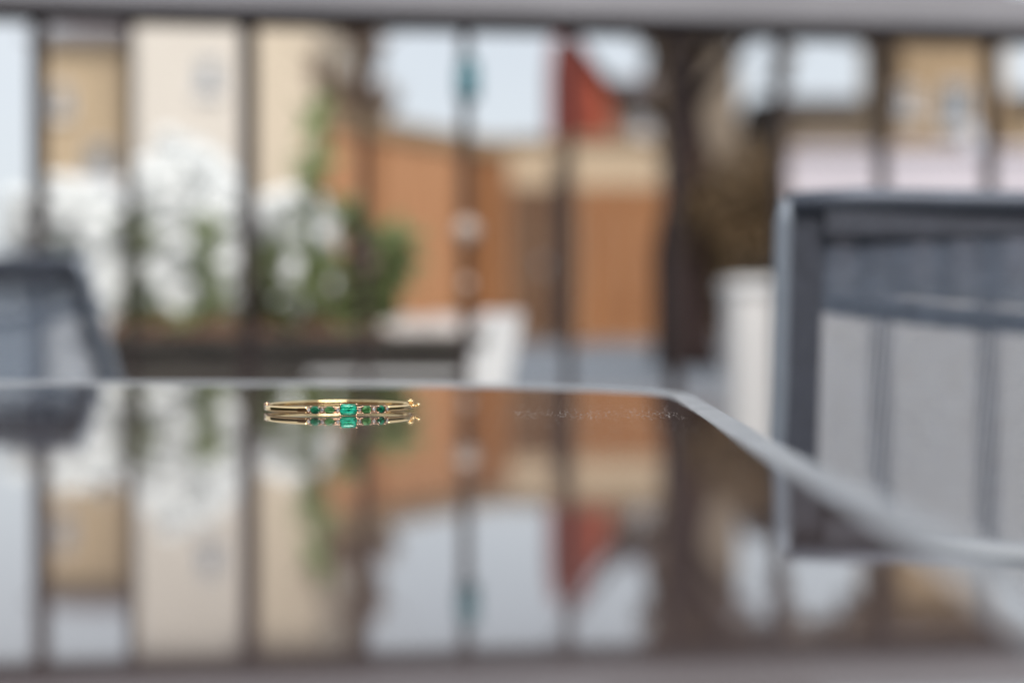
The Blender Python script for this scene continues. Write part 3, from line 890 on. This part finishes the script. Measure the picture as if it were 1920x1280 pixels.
for q in range(1500):
    speck(random.uniform(-.30, .07), random.uniform(.40, .80), random.uniform(.00003, .0001), 1, 0)
o = m.build('dust', M['dust']); tag(o, 'fine pale dust and scratches on the table glass', 'dust', kind='stuff')

# ------------------------------------------------------------------ the bracelet
BX, BY, BA, BB = -.07265, .5980, .0303, .0262
BZ = TZ + .0023
br = empty('gold_bracelet', (BX, BY, TZ), 'thin gold bangle set with emeralds and small diamonds lying on the glass', 'bracelet')
def ell(th, da=0.0, z=.0023):
    return Vector(((BA + da) * math.cos(th), (BB + da) * math.sin(th), z))
def th_of(px, D=.5725):
    X = (px - 960) * D / FPX - BX
    return -math.acos(max(-1, min(1, X / BA)))       # front half: th in (-pi, 0)
def band(ths, hh, ww, zc, name, m_, exps=.7, seg=20):
    """tube with superellipse section along the ellipse; hh, ww functions of t"""
    vs, fs = [], []
    N_ = len(ths)
    for i, th in enumerate(ths):
        t = i / (N_ - 1)
        p = ell(th, 0, zc(t)); nn = Vector((math.cos(th) / BA, math.sin(th) / BB, 0)).normalized()
        for k_ in range(seg):
            a_ = 2 * PI * k_ / seg
            c_, s_ = math.cos(a_), math.sin(a_)
            vs.append(p + nn * (math.copysign(abs(c_) ** exps, c_) * ww(t)) + Vector((0, 0, math.copysign(abs(s_) ** exps, s_) * hh(t))))
    for i in range(N_ - 1):
        for k_ in range(seg):
            l_ = (k_ + 1) % seg
            fs.append((i * seg + k_, i * seg + l_, (i + 1) * seg + l_, (i + 1) * seg + k_))
    fs += [tuple(range(seg - 1, -1, -1)), tuple((N_ - 1) * seg + q for q in range(seg))]
    return MB().add(vs, fs).build(name, m_, br, True)
def lin(a_, b_, n_): return [a_ + (b_ - a_) * i / (n_ - 1) for i in range(n_)]
tl_, tr_ = th_of(576), th_of(723)
band(lin(-PI + .03, tl_, 40), lambda t: .00115 + .00035 * t, lambda t: .0009 + .0002 * t, lambda t: .0019 + .0003 * t, 'front_bar', M['gold'])
band(lin(tr_, -.05, 40), lambda t: .0014 - .0004 * t, lambda t: .0011 - .0002 * t, lambda t: .0022, 'front_bar', M['gold'])
band(lin(.05, PI - .05, 90), lambda t: .00118, lambda t: .0006, lambda t: .0021, 'back_band', M['gold'], exps=.8)
# gallery rails behind the stones (two thin wires)
for z in (.00105, .0034):
    band(lin(tl_ + .004, tr_ - .004, 30), lambda t: .00022, lambda t: .0007, lambda t, z=z: z, 'gallery_wire', M['rose_gold'])
band(lin(tl_ + .004, tr_ - .004, 30), lambda t: .0007, lambda t: .00022, lambda t: .0022, 'backing', M['rose_gold'])


def gem(name, px, w, h, outline, m_, zc=.0023, dep=.0011, out=.0007, seat=True, prongs=4, pr=.00036, label=None):
    th = th_of(px)
    p = ell(th, out, zc); nn = Vector((math.cos(th) / BA, math.sin(th) / BB, 0)).normalized()
    tt = Vector((-nn.y, nn.x, 0)); up = Vector((0, 0, 1))
    if outline == 'step':
        c = .20 * min(w, h)
        base = [(-w / 2 + c, -h / 2), (w / 2 - c, -h / 2), (w / 2, -h / 2 + c), (w / 2, h / 2 - c), (w / 2 - c, h / 2), (-w / 2 + c, h / 2), (-w / 2, h / 2 - c), (-w / 2, -h / 2 + c)]
    elif outline == 'square':
        c = .16 * min(w, h)
        base = [(-w / 2 + c, -h / 2), (w / 2 - c, -h / 2), (w / 2, -h / 2 + c), (w / 2, h / 2 - c), (w / 2 - c, h / 2), (-w / 2 + c, h / 2), (-w / 2, h / 2 - c), (-w / 2, -h / 2 + c)]
    else:
        base = [(w / 2 * math.cos(2 * PI * q / 12 + .26), h / 2 * math.sin(2 * PI * q / 12 + .26)) for q in range(12)]
    layers = [(1.0, 0), (.86, .20), (.74, .34), (.58, .42)]
    back = [(.97, -.12), (.70, -.55), (.40, -.85), (.12, -1.0)]
    vs, fs = [], []
    nb = len(base)
    allr = list(reversed(back)) + layers
    for q, (s_, d_) in enumerate(allr):
        # keep the long axis of the step cut: shrink by an equal margin
        mg = (1 - s_) * min(w, h) / 2
        tw = 0
        for (bx_, by_) in base:
            if outline in ('step', 'square'):
                sx = (w / 2 - mg) / (w / 2); sy = (h / 2 - mg) / (h / 2)
            else:
                sx = sy = s_
            vs.append(p + tt * (bx_ * sx) + up * (by_ * sy) + nn * (d_ * dep))
    R_ = len(allr)
    for q in range(R_ - 1):
        for k_ in range(nb):
            l_ = (k_ + 1) % nb
            a0, a1, b0, b1 = q * nb + k_, q * nb + l_, (q + 1) * nb + k_, (q + 1) * nb + l_
            if outline == 'round' :
                fs += [(a0, a1, b1), (a0, b1, b0)] if (q + k_) % 2 else [(a0, a1, b0), (a1, b1, b0)]
            else:
                fs.append((a0, a1, b1, b0))
    fs += [tuple(range(nb - 1, -1, -1)), tuple((R_ - 1) * nb + q for q in range(nb))]
    o_ = MB().add(vs, fs).build(name, m_, br)
    bb = bmesh.new(); bb.from_mesh(o_.data); bmesh.ops.recalc_face_normals(bb, faces=bb.faces); bb.to_mesh(o_.data); bb.free()
    if label: o_['label'] = label
    # prongs
    if prongs == 4:
        for sx in (-1, 1):
            for sy in (-1, 1):
                if outline == 'round': q_ = p + tt * (sx * w * .40) + up * (sy * h * .40)
                else: q_ = p + tt * (sx * (w / 2 - .0002)) + up * (sy * (h / 2 - .0002))
                MB().ball(q_ + nn * (.12 * dep), pr, 10, 7).tube([q_ + nn * (.1 * dep), q_ - nn * (dep * .9)], pr * .7, 8).build('prong', M['rose_gold'], o_, True)
    elif prongs == 2:
        for sy in (-1, 1):
            q_ = p + up * (sy * h * .5)
            MB().ball(q_ + nn * (.2 * dep), pr, 8, 6).tube([q_ + nn * (.1 * dep), q_ - nn * (dep * .9)], pr * .7, 8).build('prong', M['rose_gold'], o_, True)
    return o_


gem('emerald', 652.5, .0068, .0046, 'step', M['emerald'], zc=.00245, dep=.0016, out=.0012, pr=.00048)
gem('green_stone', 591.5, .0043, .0032, 'round', M['green_dark'], label='deep green oval stone nearest the hinge')
gem('green_stone', 618.5, .0041, .0031, 'round', M['green_light'], label='paler green oval stone')
gem('green_stone', 685, .0037, .0031, 'square', M['green_light'], label='pale green squarish stone')
gem('green_stone', 711, .0037, .0033, 'round', M['green_dark'], label='deep green round stone nearest the clasp')
for px in (579, 604.5, 633.5, 672.5, 698, 721.5):
    gem('diamond', px, .00145, .0018, 'round', M['diamond'], dep=.0007, prongs=2, pr=.00026)

# hinge at the left
HX = -BA
m = MB()
for q in range(4):
    z0 = .0008 + q * .00072
    m.tube([(HX - .0002, 0, z0), (HX - .0002, 0, z0 + .00062)], .0012, 14)
m.tube([(HX - .0002, 0, .0005), (HX - .0002, 0, .0040)], .0005, 10)
m.build('hinge', M['rose_gold'], br, True)
# clasp at the right: tongue housing, thumb button and ball
KX = BA
kl = MB()
kl.tube([(KX - .0016, -.0008, .0022), (KX + .0008, -.0002, .0022)], .0011, 12)
kl.ball((KX + .0006, -.0004, .0022), .0012, 14, 9)
ko = kl.build('clasp', M['gold'], br, True)
m = MB()
m.tube([(KX - .0004, 0, .0030), (KX - .0004, 0, .0040)], .0008, 12)
for a_ in (0, 1, 2, 3, 4):
    m.ball((KX - .0004 + .0009 * math.cos(a_ * 1.257 + .3), .0009 * math.sin(a_ * 1.257 + .3), .0042), .00062, 10, 7)
m.ball((KX - .0004, 0, .0046), .0007, 12, 8)
m.build('button', M['gold'], ko, True)
MB().tube([(KX + .0012, -.0004, .0022), (KX + .0024, -.0004, .0024)], .00035, 10).ball((KX + .0030, -.0004, .0027), .00085, 14, 9, (1, 1, 1.15)).build('catch_ball', M['gold'], ko, True)
